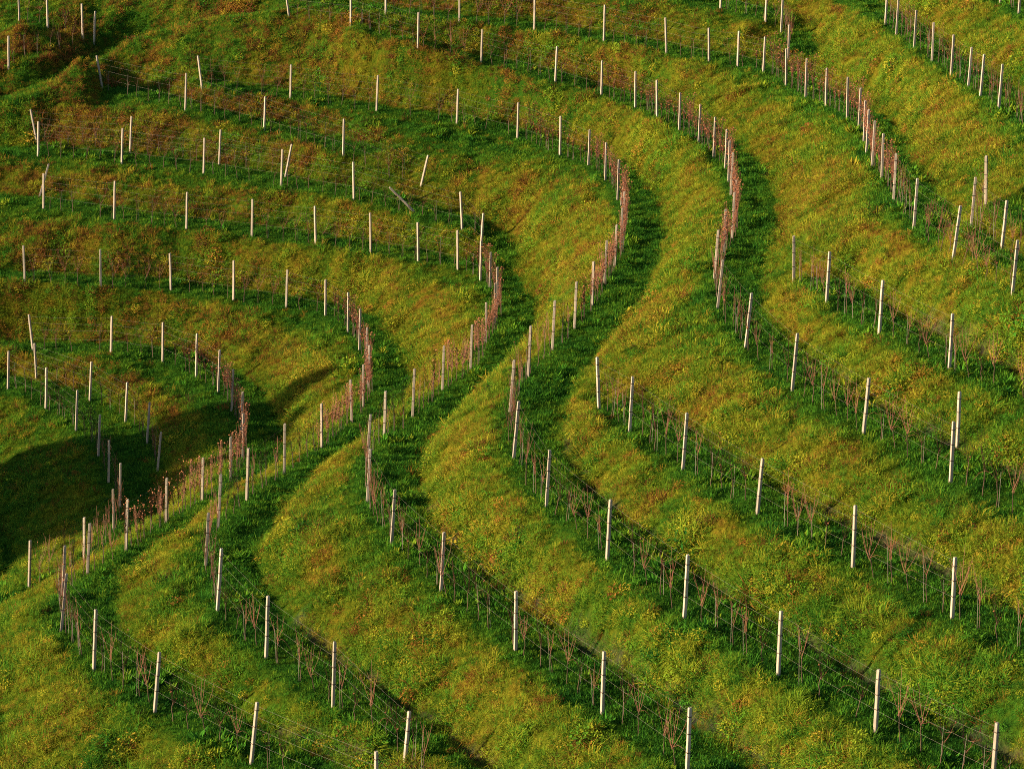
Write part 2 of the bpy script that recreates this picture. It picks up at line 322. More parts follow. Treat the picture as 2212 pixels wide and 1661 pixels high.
# ground sheet: fine inside the picture, stretched to the horizon outside
ext = np.array([1, 3, 8, 20, 50, 130, 350, 900, 2200.])
xs = np.r_[X0 - ext[::-1], X0 + np.arange(NX) * HR, X1 + ext]
ys = np.r_[Y0 - ext[::-1], Y0 + np.arange(NY) * HR, Y1 + ext]
ix = np.clip(np.arange(len(xs)) - 9, 0, NX - 1); iy = np.clip(np.arange(len(ys)) - 9, 0, NY - 1)
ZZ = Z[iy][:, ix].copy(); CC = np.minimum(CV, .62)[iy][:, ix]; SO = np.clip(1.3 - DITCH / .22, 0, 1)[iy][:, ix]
outx = np.maximum(0, np.maximum(X0 - xs, 0))[None]
ZZ -= np.minimum(outx * .25, 25)
outf = np.maximum(0, Y0 - ys)[:, None]
ZZ -= np.minimum(outf * .12, 4)
gx_, gy_ = np.meshgrid(xs, ys)
co = np.stack([gx_, gy_, ZZ], -1).reshape(-1, 3)
nx_, ny_ = len(xs), len(ys)
q = np.arange(nx_ * ny_).reshape(ny_, nx_)
fa = np.stack([q[:-1, :-1], q[:-1, 1:], q[1:, 1:], q[1:, :-1]], -1).reshape(-1, 4)
gme = bpy.data.meshes.new('hillside')
gme.vertices.add(len(co)); gme.vertices.foreach_set('co', co.astype(np.float32).ravel())
gme.loops.add(fa.size); gme.loops.foreach_set('vertex_index', fa.astype(np.int32).ravel())
gme.polygons.add(len(fa)); gme.polygons.foreach_set('loop_start', np.arange(0, fa.size, 4, dtype=np.int32))
gme.polygons.foreach_set('use_smooth', np.ones(len(fa), bool))
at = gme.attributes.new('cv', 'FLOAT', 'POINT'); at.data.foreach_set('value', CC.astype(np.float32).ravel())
at = gme.attributes.new('soil', 'FLOAT', 'POINT'); at.data.foreach_set('value', SO.astype(np.float32).ravel())
gme.update(); gme.validate()

RAMP = [(0.0, (.018, .080, .012)), (.13, (.060, .200, .018)), (.28, (.105, .205, .016)), (.45, (.215, .250, .019)), (.60, (.320, .275, .026)), (.73, (.270, .125, .024)), (.86, (.165, .058, .022)), (.94, (.080, .032, .016)), (1.0, (.030, .022, .014))]
m_ground, nt, out = new_mat('turf soil')
a = N(nt, 'ShaderNodeAttribute', attribute_name='cv')
no = N(nt, 'ShaderNodeTexNoise'); no.inputs['Scale'].default_value = 5.0; no.inputs['Detail'].default_value = 6
ma = N(nt, 'ShaderNodeMath', operation='MULTIPLY_ADD'); nt.links.new(no.outputs[0], ma.inputs[0]); ma.inputs[1].default_value = .5
sb = N(nt, 'ShaderNodeMath', operation='SUBTRACT'); nt.links.new(a.outputs['Fac'], sb.inputs[0]); sb.inputs[1].default_value = .22
nt.links.new(sb.outputs[0], ma.inputs[2])
r = ramp(nt, RAMP); nt.links.new(ma.outputs[0], r.inputs[0])
mx = N(nt, 'ShaderNodeMix', data_type='RGBA', blend_type='MULTIPLY'); mx.inputs[0].default_value = 1
nt.links.new(r.outputs[0], mx.inputs[6]); mx.inputs[7].default_value = (.30, .28, .28, 1)
so = N(nt, 'ShaderNodeAttribute', attribute_name='soil')
mx2 = N(nt, 'ShaderNodeMix', data_type='RGBA'); nt.links.new(so.outputs['Fac'], mx2.inputs[0]); nt.links.new(mx.outputs[2], mx2.inputs[6]); mx2.inputs[7].default_value = (.045, .036, .030, 1)
bs = N(nt, 'ShaderNodeBsdfDiffuse'); nt.links.new(mx2.outputs[2], bs.inputs[0])
bp = N(nt, 'ShaderNodeBump'); bp.inputs['Strength'].default_value = .8; bp.inputs['Distance'].default_value = .12
n2 = N(nt, 'ShaderNodeTexNoise'); n2.inputs['Scale'].default_value = 9.0; n2.inputs['Detail'].default_value = 5
tc = N(nt, 'ShaderNodeTexCoord')
for q_ in (no, n2): nt.links.new(tc.outputs['Object'], q_.inputs['Vector'])
nt.links.new(n2.outputs[0], bp.inputs['Height']); nt.links.new(bp.outputs[0], bs.inputs['Normal'])
nt.links.new(bs.outputs[0], out.inputs[0])
gme.materials.append(m_ground)
hill = put('hillside', gme)
tag(hill, 'terraced vineyard hillside folding round a gully', 'hillside', kind='structure')

# ------------------------------------------------------------------ grass
m_grass, nt, out = new_mat('grass blades')
a = N(nt, 'ShaderNodeAttribute', attribute_name='cv'); a.attribute_type = 'INSTANCER'
oi = N(nt, 'ShaderNodeObjectInfo')
ma = N(nt, 'ShaderNodeMath', operation='MULTIPLY_ADD'); nt.links.new(oi.outputs['Random'], ma.inputs[0]); ma.inputs[1].default_value = .34
sb = N(nt, 'ShaderNodeMath', operation='SUBTRACT'); nt.links.new(a.outputs['Fac'], sb.inputs[0]); sb.inputs[1].default_value = .17
nt.links.new(sb.outputs[0], ma.inputs[2])
r = ramp(nt, RAMP); nt.links.new(ma.outputs[0], r.inputs[0])
d1 = N(nt, 'ShaderNodeBsdfDiffuse'); d2 = N(nt, 'ShaderNodeBsdfTranslucent'); mxs = N(nt, 'ShaderNodeMixShader'); mxs.inputs[0].default_value = .25
for d in (d1, d2): nt.links.new(r.outputs[0], d.inputs[0])
nt.links.new(d1.outputs[0], mxs.inputs[1]); nt.links.new(d2.outputs[0], mxs.inputs[2])
nt.links.new(mxs.outputs[0], out.inputs[0])

def tuft(name, n, L0, L1, w, spread, lean, droop, seed):
    r = random.Random(seed); mb = MB()
    for i in range(n):
        an = r.uniform(0, 2 * math.pi); rad = spread * math.sqrt(r.random())
        p = Vector((math.cos(an) * rad, math.sin(an) * rad, -.03))
        an2 = an + r.uniform(-.9, .9); d = Vector((math.cos(an2), math.sin(an2), 0))
        mb.blade(p, d * (lean * r.uniform(.3, 1.6)), Vector((0, 0, 1)), r.uniform(L0, L1), w * r.uniform(.7, 1.3), droop * r.uniform(.2, 1.2))
    return bpy.data.objects.new(name, mb.mesh(name, m_grass))
def weed(name, n, L, w, seed):
    r = random.Random(seed); mb = MB()
    for i in range(n):
        an = 2 * math.pi * i / n + r.uniform(-.4, .4); el = r.uniform(.25, 1.1)
        d = Vector((math.cos(an) * math.cos(el), math.sin(an) * math.cos(el), math.sin(el)))
        nrm = d.cross(Vector((-math.sin(an), math.cos(an), 0))) * -1
        mb.leaf(Vector((math.cos(an) * .03, math.sin(an) * .03, r.uniform(0, .08))), d, nrm, L * r.uniform(.6, 1.2), w * r.uniform(.7, 1.2))
    return bpy.data.objects.new(name, mb.mesh(name, m_grass))
def herb(name, n, seed):
    """low bushy herb: many small leaves through a dome"""
    r = random.Random(seed); mb = MB()
    for i in range(n):
        an = r.uniform(0, 6.283); rad = .22 * math.sqrt(r.random()); z = r.uniform(.02, .26) * (1 - (rad / .3) ** 2)
        el = r.uniform(-.3, 1.0); a2 = r.uniform(0, 6.283)
        d = Vector((math.cos(a2) * math.cos(el), math.sin(a2) * math.cos(el), math.sin(el)))
        mb.leaf(Vector((math.cos(an) * rad, math.sin(an) * rad, z)), d, Vector((r.uniform(-.4, .4), r.uniform(-.4, .4), 1)).normalized(), r.uniform(.05, .11), r.uniform(.03, .06))
    return bpy.data.objects.new(name, mb.mesh(name, m_grass))
protos = bpy.data.collections.new('sward')
for i in range(4): protos.objects.link(tuft('tuft_%02d' % i, 24, .07, .19, .014, .20, .9, .15, 100 + i))       # 0-3 bench grass
for i in range(4, 8): protos.objects.link(tuft('tuft_%02d' % i, 24, .20, .42, .014, .18, 1.1, .35, 200 + i))   # 4-7 long bank grass
for i in range(8, 10): protos.objects.link(weed('tuft_%02d' % i, 13, .22, .085, 300 + i))                      # 8-9 broad leaves
for i in range(10, 12): protos.objects.link(herb('tuft_%02d' % i, 60, 400 + i))                               # 10-11 herbs

def in_view(x, y, z, mar=1.06):
    c, s = math.cos(PITCH), math.sin(PITCH)
    d = y * c - z * s
    u = x / d * F_PX; v = (-y * s - z * c) / d * F_PX
    return (np.abs(u) < 1106 * mar + 30) & (np.abs(v) < 830 * mar + 40), d
def scatter(n_try, seed):
    r = np.random.default_rng(seed)
    x = r.uniform(-36, 30, n_try); y = r.uniform(58, 182, n_try)
    z = samp(Z, x, y); ok, d = in_view(x, y, z)
    x, y, z, d = x[ok], y[ok], z[ok], d[ok]
    return x, y, z, d, r
def instance_object(name, x, y, z, rot, sc, cv, idx, mat_label):
    me = bpy.data.meshes.new(name); n = len(x)
    me.vertices.add(n); me.vertices.foreach_set('co', np.c_[x, y, z].astype(np.float32).ravel())
    for nm, ty, arr in (('rot', 'FLOAT_VECTOR', rot), ('sc', 'FLOAT', sc), ('cv', 'FLOAT', cv), ('pick', 'INT', idx)):
        at = me.attributes.new(nm, ty, 'POINT')
        at.data.foreach_set('vector' if ty == 'FLOAT_VECTOR' else 'value', np.asarray(arr, np.int32 if ty == 'INT' else np.float32).ravel())
    me.materials.append(m_grass)
    o = put(name, me)
    ng = bpy.data.node_groups.new(name, 'GeometryNodeTree')
    ng.interface.new_socket('Geometry', in_out='INPUT', socket_type='NodeSocketGeometry')
    ng.interface.new_socket('Geometry', in_out='OUTPUT', socket_type='NodeSocketGeometry')
    gi = ng.nodes.new('NodeGroupInput'); go = ng.nodes.new('NodeGroupOutput')
    ci = ng.nodes.new('GeometryNodeCollectionInfo'); ci.inputs[0].default_value = protos
    ci.inputs['Separate Children'].default_value = True; ci.inputs['Reset Children'].default_value = True
    ip = ng.nodes.new('GeometryNodeInstanceOnPoints'); ip.inputs['Pick Instance'].default_value = True
    def na(nm, ty):
        q = ng.nodes.new('GeometryNodeInputNamedAttribute'); q.data_type = ty; q.inputs[0].default_value = nm
        return next(s for s in q.outputs if s.enabled and s.name == 'Attribute')
    er = ng.nodes.new('FunctionNodeEulerToRotation')
    L = ng.links.new
    L(gi.outputs[0], ip.inputs['Points']); L(ci.outputs[0], ip.inputs['Instance'])
    L(na('pick', 'INT'), ip.inputs['Instance Index']); L(na('rot', 'FLOAT_VECTOR'), er.inputs[0]); L(er.outputs[0], ip.inputs['Rotation'])
    L(na('sc', 'FLOAT'), ip.inputs['Scale']); L(ip.outputs[0], go.inputs[0])
    md = o.modifiers.new('sward', 'NODES'); md.node_group = ng
    tag(o, mat_label, 'grass', kind='stuff')
    return o
def euler_aligned(ux, uy, uz, phi):
    l = np.sqrt(ux ** 2 + uy ** 2 + uz ** 2); ux, uy, uz = ux / l, uy / l, uz / l
    k = 1 / (1 + uz)                            # Rodrigues taking z to u
    A = np.zeros((len(ux), 3, 3))
    A[:, 0, 0] = 1 - k * ux * ux; A[:, 0, 1] = -k * ux * uy; A[:, 0, 2] = ux
    A[:, 1, 0] = -k * ux * uy; A[:, 1, 1] = 1 - k * uy * uy; A[:, 1, 2] = uy
    A[:, 2, 0] = -ux; A[:, 2, 1] = -uy; A[:, 2, 2] = uz
    c, s = np.cos(phi), np.sin(phi)
    R = np.zeros_like(A); R[:, 0, 0] = c; R[:, 0, 1] = -s; R[:, 1, 0] = s; R[:, 1, 1] = c; R[:, 2, 2] = 1
    M = A @ R
    return np.stack([np.arctan2(M[:, 2, 1], M[:, 2, 2]), -np.arcsin(np.clip(M[:, 2, 0], -1, 1)), np.arctan2(M[:, 1, 0], M[:, 0, 0])], 1)
DENS = 62.0
x, y, z, d, r = scatter(int(DENS * 66 * 124), 5)
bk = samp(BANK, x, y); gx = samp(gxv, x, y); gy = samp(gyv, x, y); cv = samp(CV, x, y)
keep = (r.random(len(x)) < np.clip(105 / d, .62, 1.0) * np.sqrt(1 + gx ** 2 + gy ** 2) / 1.6) & (samp(DITCH, x, y) + r.normal(0, .06, len(x)) > .12)
x, y, z, d, bk, gx, gy, cv = [q_[keep] for q_ in (x, y, z, d, bk, gx, gy, cv)]
is_bank = r.random(len(x)) < bk
nx__ = -gx * .55; ny__ = -gy * .55; nz__ = np.ones(len(x))
rot = euler_aligned(nx__ + r.normal(0, .12, len(x)), ny__ + r.normal(0, .12, len(x)), nz__, r.uniform(0, 6.283, len(x)))
pick = np.where(is_bank, r.integers(4, 8, len(x)), r.integers(0, 4, len(x)))
u = r.random(len(x)); clump = samp(vnoise(1.6, 41) + .6 * vnoise(.6, 42), x, y)
pick = np.where(is_bank & (u < .10 + .12 * np.clip(clump, 0, 1.5)), r.integers(10, 12, len(x)), pick)
pick = np.where(~is_bank & (clump > 1.0) & (u < .22), r.integers(8, 10, len(x)), pick)
sc = np.where(is_bank, r.uniform(.45, 1.0, len(x)) * (1 + .25 * clump), r.uniform(.6, 1.15, len(x)) * (1 + .16 * clump)) * np.where(r.random(len(x)) < .06, 1.5, 1.0)
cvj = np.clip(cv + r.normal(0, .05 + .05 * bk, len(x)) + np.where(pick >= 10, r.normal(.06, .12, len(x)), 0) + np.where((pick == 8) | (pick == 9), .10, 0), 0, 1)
hl = samp(HILL * BANK, x, y); rp = samp(np.clip(.42 + .30 * vnoise(1.4, 71) + .22 * vnoise(.6, 72), 0, 1), x, y); u2 = r.random(len(x)); u3 = r.random(len(x))
rust = is_bank & (u2 < .07 + .06 * (rp > .6) + hl * 1.0 * rp)
cvj = np.where(rust, r.uniform(.66, .88, len(x)), cvj)
cvj = np.where(is_bank & ~rust & (u3 < .14 + .30 * hl), r.uniform(.10, .30, len(x)), cvj)
for nm, m, lb in (('bench_grass', ~is_bank, 'short deep green grass on the level terrace paths'), ('bank_grass', is_bank, 'long golden and rusty grass on the sloping banks')):
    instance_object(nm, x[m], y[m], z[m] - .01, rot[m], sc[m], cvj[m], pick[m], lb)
print('grass', len(x), int(is_bank.sum()))

# ------------------------------------------------------------------ unseen columnar trees, added left of the picture to shade the hollow
m_needle, nt, out = new_mat('cypress needles')
oi = N(nt, 'ShaderNodeTexNoise'); oi.inputs['Scale'].default_value = 2.5
r = ramp(nt, [(.35, (.018, .045, .012)), (.65, (.05, .085, .02))]); nt.links.new(oi.outputs[0], r.inputs[0])
d1 = N(nt, 'ShaderNodeBsdfDiffuse'); nt.links.new(r.outputs[0], d1.inputs[0]); nt.links.new(d1.outputs[0], out.inputs[0])
m_tbark, nt, out = new_mat('cypress bark')
d1 = N(nt, 'ShaderNodeBsdfDiffuse'); d1.inputs[0].default_value = (.12, .08, .055, 1); nt.links.new(d1.outputs[0], out.inputs[0])
def added_cypress(t, s, q, wid, label):
    ca, sa = math.cos(SUN_AZ), math.sin(SUN_AZ)
    x = s * ca - t * sa; y = s * sa + t * ca
    g = float(ground(max(x, X0), y)) - (min((X0 - x) * .25, 25) if x < X0 else 0)
    top = q - math.tan(SUN_EL) * s; h = top - g
    r = random.Random(int(t * 10)); mb = MB(); tr = MB()
    tr.tube([(0, 0, -.3), (0, 0, h * .5), (0, 0, h * .93)], [.24, .16, .03], 7)
    for i in range(12):                         # limbs
        a = r.uniform(0, 6.283); z = r.uniform(.08, .8) * h; L = wid * .75
        tr.tube([(0, 0, z), (math.cos(a) * L * .5, math.sin(a) * L * .5, z + L * .7), (math.cos(a) * L, math.sin(a) * L, z + L * 1.7)], [.06, .04, .015], 4)
    n = int(520 * h * wid)
    for i in range(n):
        f_ = r.random() ** .9; z = .25 + f_ * (h - .25)
        prof = wid * min(1, .55 + 4 * f_) * min(1, (1 - f_) * 3.6) ** .7
        a = r.uniform(0, 6.283); lob = 1 + .14 * math.sin(3 * a + z * .8) + .1 * math.sin(7 * a - z * 1.7)
        rad = prof * lob * math.sqrt(r.uniform(.25, 1))
        d = Vector((math.cos(a) * .5 + r.uniform(-.4, .4), math.sin(a) * .5 + r.uniform(-.4, .4), 1)).normalized()
        mb.leaf(Vector((math.cos(a) * rad, math.sin(a) * rad, z)), d, d.orthogonal().normalized(), r.uniform(.22, .42), r.uniform(.12, .22))
    root = put('added_shade_tree', None, None, (x, y, g)); tag(root, label, 'tree', 'unseen columnar trees added to shade the hollow')
    put('trunk', tr.mesh('trunk', m_tbark, True), root); put('crown', mb.mesh('crown', m_needle), root)
for t_, q_, w_, lb_ in ((124.4, -36.5, 1.7, 'tallest unseen columnar tree added to shade the hollow'), (121.5, -38.0, 1.6, 'second tallest unseen columnar tree added for shade beside the tallest'), (118.6, -39.8, 1.6, 'shorter unseen columnar tree added for shade in the middle of its row'), (116.0, -41.8, 1.5, 'smallest unseen columnar tree added for shade at the low end of its row')):
    added_cypress(t_, -27.0, q_, w_, lb_)

# ------------------------------------------------------------------ posts
m_post, nt, out = new_mat('weathered concrete')
tc = N(nt, 'ShaderNodeTexCoord'); oi = N(nt, 'ShaderNodeObjectInfo')
mp = N(nt, 'ShaderNodeMapping'); mp.inputs['Scale'].default_value = (14, 14, 2.2); nt.links.new(tc.outputs['Object'], mp.inputs[0])
ad = N(nt, 'ShaderNodeVectorMath', operation='ADD'); nt.links.new(mp.outputs[0], ad.inputs[0]); nt.links.new(oi.outputs['Location'], ad.inputs[1])
no = N(nt, 'ShaderNodeTexNoise'); no.inputs['Scale'].default_value = 1.0; no.inputs['Detail'].default_value = 5; nt.links.new(ad.outputs[0], no.inputs['Vector'])
r = ramp(nt, [(.30, (.22, .19, .17)), (.46, (.34, .275, .22)), (.7, (.44, .36, .29))]); nt.links.new(no.outputs[0], r.inputs[0])
hs = N(nt, 'ShaderNodeHueSaturation'); nt.links.new(r.outputs[0], hs.inputs['Color'])
mr = N(nt, 'ShaderNodeMapRange'); mr.inputs[3].default_value = .78; mr.inputs[4].default_value = 1.12; nt.links.new(oi.outputs['Random'], mr.inputs[0]); nt.links.new(mr.outputs[0], hs.inputs['Value'])
bs = N(nt, 'ShaderNodeBsdfPrincipled'); bs.inputs['Roughness'].default_value = .9; nt.links.new(hs.outputs[0], bs.inputs['Base Color'])
nt.links.new(bs.outputs[0], out.inputs[0])
def plain(name, col, rough=.7, metal=0.0, var=0.0):
    m, nt, out = new_mat(name); b = N(nt, 'ShaderNodeBsdfPrincipled')
    no = N(nt, 'ShaderNodeTexNoise'); no.inputs['Scale'].default_value = 18; tc = N(nt, 'ShaderNodeTexCoord'); nt.links.new(tc.outputs['Object'], no.inputs[0])
    oi = N(nt, 'ShaderNodeObjectInfo')
    m1 = N(nt, 'ShaderNodeMath', operation='ADD'); nt.links.new(no.outputs[0], m1.inputs[0]); nt.links.new(oi.outputs['Random'], m1.inputs[1])
    mr = N(nt, 'ShaderNodeMapRange'); mr.inputs[2].default_value = 2.0; mr.inputs[3].default_value = 1 - var; mr.inputs[4].default_value = 1 + var; nt.links.new(m1.outputs[0], mr.inputs[0])
    h = N(nt, 'ShaderNodeHueSaturation'); h.inputs['Color'].default_value = (*col, 1); nt.links.new(mr.outputs[0], h.inputs['Value'])
    nt.links.new(h.outputs[0], b.inputs['Base Color']); b.inputs['Roughness'].default_value = rough; b.inputs['Metallic'].default_value = metal
    nt.links.new(b.outputs[0], out.inputs[0]); return m
m_wire = plain('galvanised wire', (.20, .17, .14), .6, .0)
m_clip = plain('rusty wire clip', (.08, .055, .045), .6, .5)
m_trunk = plain('vine bark', (.085, .048, .028), .9, 0, .3)
m_cane = plain('red-brown canes', (.15, .050, .026), .8, 0, .35)
m_vleaf = plain('withered vine leaves', (.24, .075, .025), .8, 0, .4)
m_stake = plain('thin grey stake', (.20, .17, .14), .7, 0, .25)

def post_mesh(seed):
    """square concrete post, slightly tapered, chamfered arrises and a worn capped top; 2 m above ground, .4 m below"""
    r = random.Random(seed); v = []; f = []
    prof = [(-.4, .051), (0, .051), (.5, .050), (1.0, .049), (1.5, .048), (1.965, .047), (2.0, .036)]
    for z, h in prof:
        c = h * .78
        bx, by = (r.uniform(-.004, .004) for _ in range(2))
        for px, py in ((h, -c), (h, c), (c, h), (-c, h), (-h, c), (-h, -c), (-c, -h), (c, -h)):
            v.append((px + bx, py + by, z + (r.uniform(-.008, .008) if z > 1.9 else 0)))
    for i in range(len(prof) - 1):
        for k in range(8):
            f.append((i * 8 + k, i * 8 + (k + 1) % 8, (i + 1) * 8 + (k + 1) % 8, (i + 1) * 8 + k))
    n = (len(prof) - 1) * 8
    f.append(tuple(n + k for k in range(8)))
    return mesh_of('vineyard_post', v, f, m_post)
post_meshes = [post_mesh(i) for i in range(5)]
def clip_mesh():
    """wire staple wrapped round the post"""
    v = []; f = []
    for z, h in ((-.012, .057), (.012, .057)):
        for px, py in ((h, -h), (h, h), (-h, h), (-h, -h)): v.append((px, py, z))
    for k in range(4): f.append((k, (k + 1) % 4, 4 + (k + 1) % 4, 4 + k))
    f += [(3, 2, 1, 0), (4, 5, 6, 7)]
    return mesh_of('wire_clip', v, f, m_clip)
clip_me = clip_mesh()
ORD = 'first second third fourth fifth sixth seventh eighth ninth tenth eleventh twelfth thirteenth fourteenth fifteenth sixteenth seventeenth eighteenth nineteenth twentieth twenty-first twenty-second twenty-third twenty-fourth twenty-fifth twenty-sixth twenty-seventh'.split()
WHERE = {
 'a': 'of the row in the top right corner', 'b': 'down the row slanting across the upper right', 'c': 'along the top row ending at the dark hollow',
 'd': 'along the long row just below the dark hollow', 'd2': 'of the three-post row by the right edge',
 'e': 'along the row bending at the broad rightmost path', 'e2': 'of the four-post row right of the broad path', 'e3': 'standing alone by the right edge, above midheight',
 'f': 'along the S-shaped row into the bottom right corner', 'f2': 'of the six-post row starting right of centre',
 'g': 'of the upper left row above the fallen post', 'g2': 'of the short left row behind another row', 'g3': 'along the left row with the fallen post',
 'h': 'along the row through the central gully bend', 'i': 'along the row through the left gully bend', 'j': 'along the lowest row through the shaded gully',
 'k': 'of the inner row beside the shaded hollow', 'l': 'along the lower left row entering the shadow', 't': 'of the shaded row in the top left corner', 't2': 'of the shaded pair below the top left row'}
def settle(px, py, pz):
    """where a foot measured a little above or below the relaxed ground really stands"""
    best = (9, px, py)
    for q_ in np.linspace(.96, 1.04, 161):
        e_ = abs(ground(px * q_, py * q_) - pz * q_) + .02 * abs(q_ - 1)
        if e_ < best[0]: best = (e_, px * q_, py * q_)
    return best[1:]
GROUP_P = 'concrete posts holding the vine wires'
post_pos = {}
for k, posts in ROWS.items():
    arr = np.array([p[:3] for p in posts]); post_pos[k] = []
    line = np.array(FULL[k])
    for i, (px, py, pz, tx, tz, kind) in enumerate(posts):
        px, py = settle(px, py, pz); arr[i, :2] = px, py
        g = ground(px, py) - .02
        ln = math.hypot(tx, tz)
        if k == 'e3': dirv = Vector((.45, -.89, 0))
        else:
            a_, b_ = arr[max(i - 1, 0)], arr[min(i + 1, len(arr) - 1)]
            dirv = Vector((b_[0] - a_[0], b_[1] - a_[1], 0)).normalized()
        zax = Vector((tx, (rnd.uniform(-.02, .02)) * ln, tz)).normalized()
        xax = (dirv - zax * dirv.dot(zax)).normalized(); yax = zax.cross(xax)
        rz = Matrix.Rotation(rnd.uniform(-.22, .22), 3, 'Z')
        M = Matrix((xax, yax, zax)).transposed() @ rz
        o = put('vineyard_post', post_meshes[rnd.randrange(5)])
        o.matrix_world = Matrix.Translation((px, py, g)) @ M.to_4x4()
        o.scale = (1.0, 1.0, (ln + .02) / 2.0)
        look = 'leaning pale end post' if kind == 3 else 'upright pale concrete post'
        if k == 'e3': lab = 'pale concrete post ' + WHERE[k]
        else: lab = '%s, %s %s' % (look, ORD[i] if len(posts) > 1 else '', WHERE[k])
        tag(o, lab, 'post', GROUP_P)
        post_pos[k].append((px, py, g, zax * ln))
        if py < 112:
            for h in (.72, 1.25, 1.72):
                c = put('wire_clip', clip_me, o, (0, 0, h + rnd.uniform(-.04, .04)))
for kind, px, py, pz, tx, tz in ODD:
    ln = math.hypot(tx, tz); zax = Vector((tx, .05 if kind == 'fallen' else .12, tz)).normalized()
    xax = Vector((0, -1, 0)); xax = (xax - zax * xax.dot(zax)).normalized(); yax = zax.cross(xax)
    px, py = settle(px, py, pz)
    o = put('vineyard_post', post_meshes[1]); o.matrix_world = Matrix.Translation((px, py, ground(px, py) - .02)) @ Matrix((xax, yax, zax)).transposed().to_4x4()
    o.scale = (1, 1, ln / 2.0)
    tag(o, 'pale post fallen over at a steep slant, propped on vine wires' if kind == 'fallen' else 'pale post slanting to the right behind an upright post at left edge', 'post', GROUP_P)

# ------------------------------------------------------------------ trellis wires, one set per row
for k, pp in post_pos.items():
    if len(pp) < 2 or k in ('t', 't2'): continue
    root = put('trellis_wires', None, None, pp[0][:3]); root.empty_display_size = .3
    tag(root, 'thin taut trellis wires strung between posts ' + WHERE[k].split(' ', 1)[1], 'wires', 'trellis wires of the rows')
    for fr in (.36, .60, .78, .95):
        mb = MB(); pts = []
        for a_, b_ in zip(pp[:-1], pp[1:]):
            A_ = Vector(a_[:3]) + a_[3] * fr; B_ = Vector(b_[:3]) + b_[3] * fr
            for t in (0, .25, .5, .75):
                p = A_.lerp(B_, t); p.z -= .035 * 4 * t * (1 - t); pts.append(p)
        pts.append(Vector(pp[-1][:3]) + pp[-1][3] * fr)
        org = Vector(pp[0][:3])
        mb.tube([p - org for p in pts], [.0011] * len(pts), 3)
        put('wire', mb.mesh('wire', m_wire), root)

# ------------------------------------------------------------------ vines
def vine_parts(seed, leafy=False):
    r = random.Random(seed); tr = MB(); sh = MB(); lf = MB(); st = MB()
    hgt = r.uniform(.60, .85); x = y = 0.0; pts = []; rad = []
    for i in range(6):
        t = i / 5; pts.append((x, y, -.1 + t * (hgt + .1))); rad.append(.016 * (1 - .4 * t) + r.uniform(0, .003))
        x += r.uniform(-.03, .03); y += r.uniform(-.03, .03)
    tr.tube(pts, rad, 5); head = Vector(pts[-1])
    n = r.randint(4, 7) + (4 if leafy else 0)
    for i in range(n):
        p = head + Vector((r.uniform(-.04, .04), r.uniform(-.03, .03), r.uniform(-.12, .02)))
        side = r.uniform(-.95, .95); L = r.uniform(.55, 1.3); q = [p]; d = Vector((side, r.uniform(-.18, .18), 1)).normalized()
        for s in range(4):
            d = (d + Vector((r.uniform(-.16, .16) - side * .12, r.uniform(-.12, .12), .12))).normalized(); q.append(q[-1] + d * L / 4)
        sh.tube(q, [.0065, .006, .005, .0045, .0035], 3)
        if r.random() < .45:
            a_ = q[2]; dd = Vector((r.choice((-1, 1)) * r.uniform(.4, 1), r.uniform(-.3, .3), r.uniform(.2, .9))).normalized()
            sh.tube([a_, a_ + dd * .16, a_ + dd * .3 + Vector((0, 0, .05))], [.004, .0035, .003], 3)
        for s in range(r.randint(2, 6) if leafy else (r.random() < .25)):
            c = q[r.randint(1, 4)] + Vector((r.uniform(-.05, .05), r.uniform(-.05, .05), r.uniform(-.08, .04)))
            d2 = Vector((r.uniform(-1, 1), r.uniform(-1, 1), r.uniform(-.9, .3))).normalized()
            lf.leaf(c, d2, d2.orthogonal().normalized(), r.uniform(.05, .09), r.uniform(.035, .07))
    if r.random() < .25:                        # a long untied cane arching sideways
        s = r.choice((-1, 1)); q = [head + Vector((s * .28 * i, r.uniform(-.03, .03), .22 * i - .075 * i * i)) for i in range(5)]
        sh.tube(q, [.005, .0045, .004, .004, .003], 3)
    sx = r.uniform(-.06, .06)
    st.tube([(sx, .05, -.2), (sx + r.uniform(-.03, .03), .05, r.uniform(1.0, 1.35))], [.006, .005], 4)
    return tr.mesh('trunk', m_trunk, True), sh.mesh('shoots', m_cane), lf.mesh('leaves', m_vleaf), st.mesh('stake', m_stake), (tr, sh, lf, st)
variants = [vine_parts(500 + i) for i in range(10)] + [vine_parts(600 + i, True) for i in range(4)]
spots = []
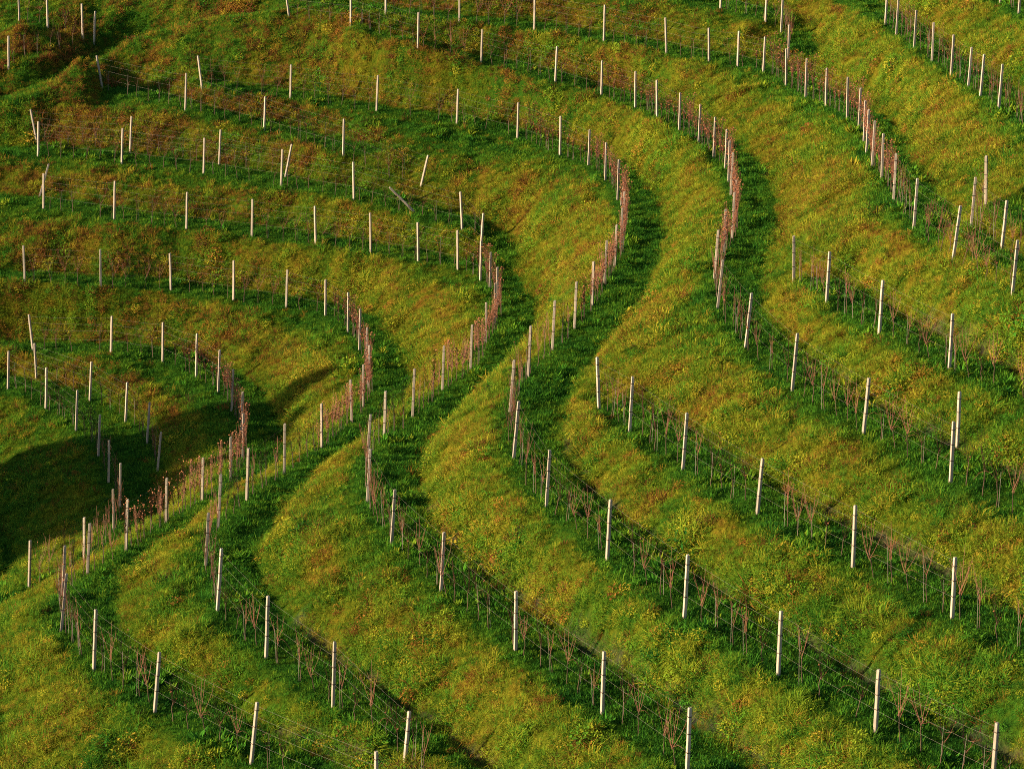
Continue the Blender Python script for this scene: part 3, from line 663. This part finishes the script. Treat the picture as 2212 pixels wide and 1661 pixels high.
for k, pp in post_pos.items():
    if k in ('t', 't2', 'a', 'c', 'e3', 'd2') and len(pp) < 2: continue
    line = [p[:3] for p in pp]
    if k == 'e3': continue
    # the planted line follows the bench edge through the posts
    if k in ('d', 'e', 'f', 'h', 'i', 'b', 'e2', 'f2', 'd2', 'a', 'j'):
        line = list(line) + [EXT[k][1][0]] if EXT[k][1] else line
    L = resample(line, .05)
    seg = np.r_[0, np.cumsum(np.hypot(*np.diff(L[:, :2], axis=0).T))]
    ps = [seg[np.argmin(np.hypot(L[:, 0] - p[0], L[:, 1] - p[1]))] for p in pp]
    s = rnd.uniform(.4, .7); cnt = {}
    while s < seg[-1]:
        i0 = min(int(np.searchsorted(seg, s)), len(L) - 2); dv = L[i0 + 1] - L[i0]
        dense = abs(dv[1]) > 1.3 * abs(dv[0]) and (L[i0, 1] > 109 or (k == 'j' and L[i0, 1] > 100)) and k in 'defhij'
        if min(abs(s - q_) for q_ in ps) > .25 and rnd.random() > .07:
            i = int(np.searchsorted(seg, s)); i = min(max(i, 1), len(L) - 2)
            dx, dy = L[i + 1, :2] - L[i - 1, :2]
            pi_ = max(0, sum(1 for q_ in ps if q_ <= s) - 1); cnt[pi_] = cnt.get(pi_, 0) + 1
            nx2, ny2 = -dy, dx; nl = math.hypot(nx2, ny2); off = rnd.uniform(.0, .16)
            X = L[i, 0] + nx2 / nl * off; Y = L[i, 1] + ny2 / nl * off
            ok, dep = in_view(np.array([X]), np.array([Y]), np.array([ground(X, Y)]), 1.03)
            if ok[0]: spots.append((float(dep[0]), k, X, Y, ground(X, Y), math.atan2(dy, dx), pi_, cnt[pi_], dense))
        s += rnd.uniform(.72, .95) * (.62 if dense else 1)
spots.sort(key=lambda t: t[0])
print('vines', len(spots))
GROUP_V = 'bare vines planted along the terrace rows'
SHORT = {k: w.split(' ', 1)[1] for k, w in WHERE.items()}
proto = {}
def vine(i):
    """one vine of each variant is built; the others are copies sharing its meshes"""
    if i not in proto:
        tr, sh, lf, st, _ = variants[i]
        root = put('grape_vine', None); root.empty_display_size = .2
        put('trunk', tr, root); put('shoots', sh, root)
        if len(lf.vertices): put('leaves', lf, root)
        if i % 2 == 0: put('stake', st, root)
        proto[i] = root; return root
    src = proto[i]; c = src.copy(); C.objects.link(c)
    for ch in list(src.children):
        d_ = ch.copy(); C.objects.link(d_); d_.parent = c
    return c
bpy.context.view_layer.update()
for n, (dep, k, X, Y, G, az, pi_, ci_, dn) in enumerate(spots[:300]):
    o = vine(rnd.randrange(10, 14) if dn else rnd.randrange(10))
    o.location = (X, Y, G); o.rotation_euler = (rnd.uniform(-.06, .06), rnd.uniform(-.06, .06) + .03, az + (math.pi if rnd.random() < .5 else 0))
    sc_ = rnd.uniform(.85, 1.15); o.scale = (sc_, sc_, sc_)
    tag(o, '%s vine, %s past %s post %s' % ('leafy reddish' if dn else 'bare', ORD[ci_ - 1], ORD[pi_], WHERE[k]), 'vine', GROUP_V)
# the smaller, more distant vines as one object with their four materials
rest = spots[300:]
V = []; Fc = []; MI = []
for (dep, k, X, Y, G, az, pi_, ci_, dn) in rest:
    parts = variants[rnd.randrange(10, 14) if dn else rnd.randrange(10)][4]; sc_ = rnd.uniform(.85, 1.15)
    M = Matrix.Translation((X, Y, G)) @ Matrix.Rotation(az, 4, 'Z') @ Matrix.Rotation(rnd.uniform(-.06, .06), 4, 'Y') @ Matrix.Scale(sc_, 4)
    for mi, mb in enumerate(parts):
        if mi == 3 and rnd.random() < .5: continue
        b = len(V); V += [M @ Vector(v_) for v_ in mb.v]; Fc += [tuple(b + q_ for q_ in f_) for f_ in mb.f]; MI += [mi] * len(mb.f)
if V:
    me = mesh_of('distant_vines', V, Fc)
    for m_ in (m_trunk, m_cane, m_vleaf, m_stake): me.materials.append(m_)
    me.polygons.foreach_set('material_index', MI)
    tag(put('distant_vines', me), 'small far-off rows of bare reddish vines on the upper terraces', 'vines', 'bare vines planted along the terrace rows', 'stuff')
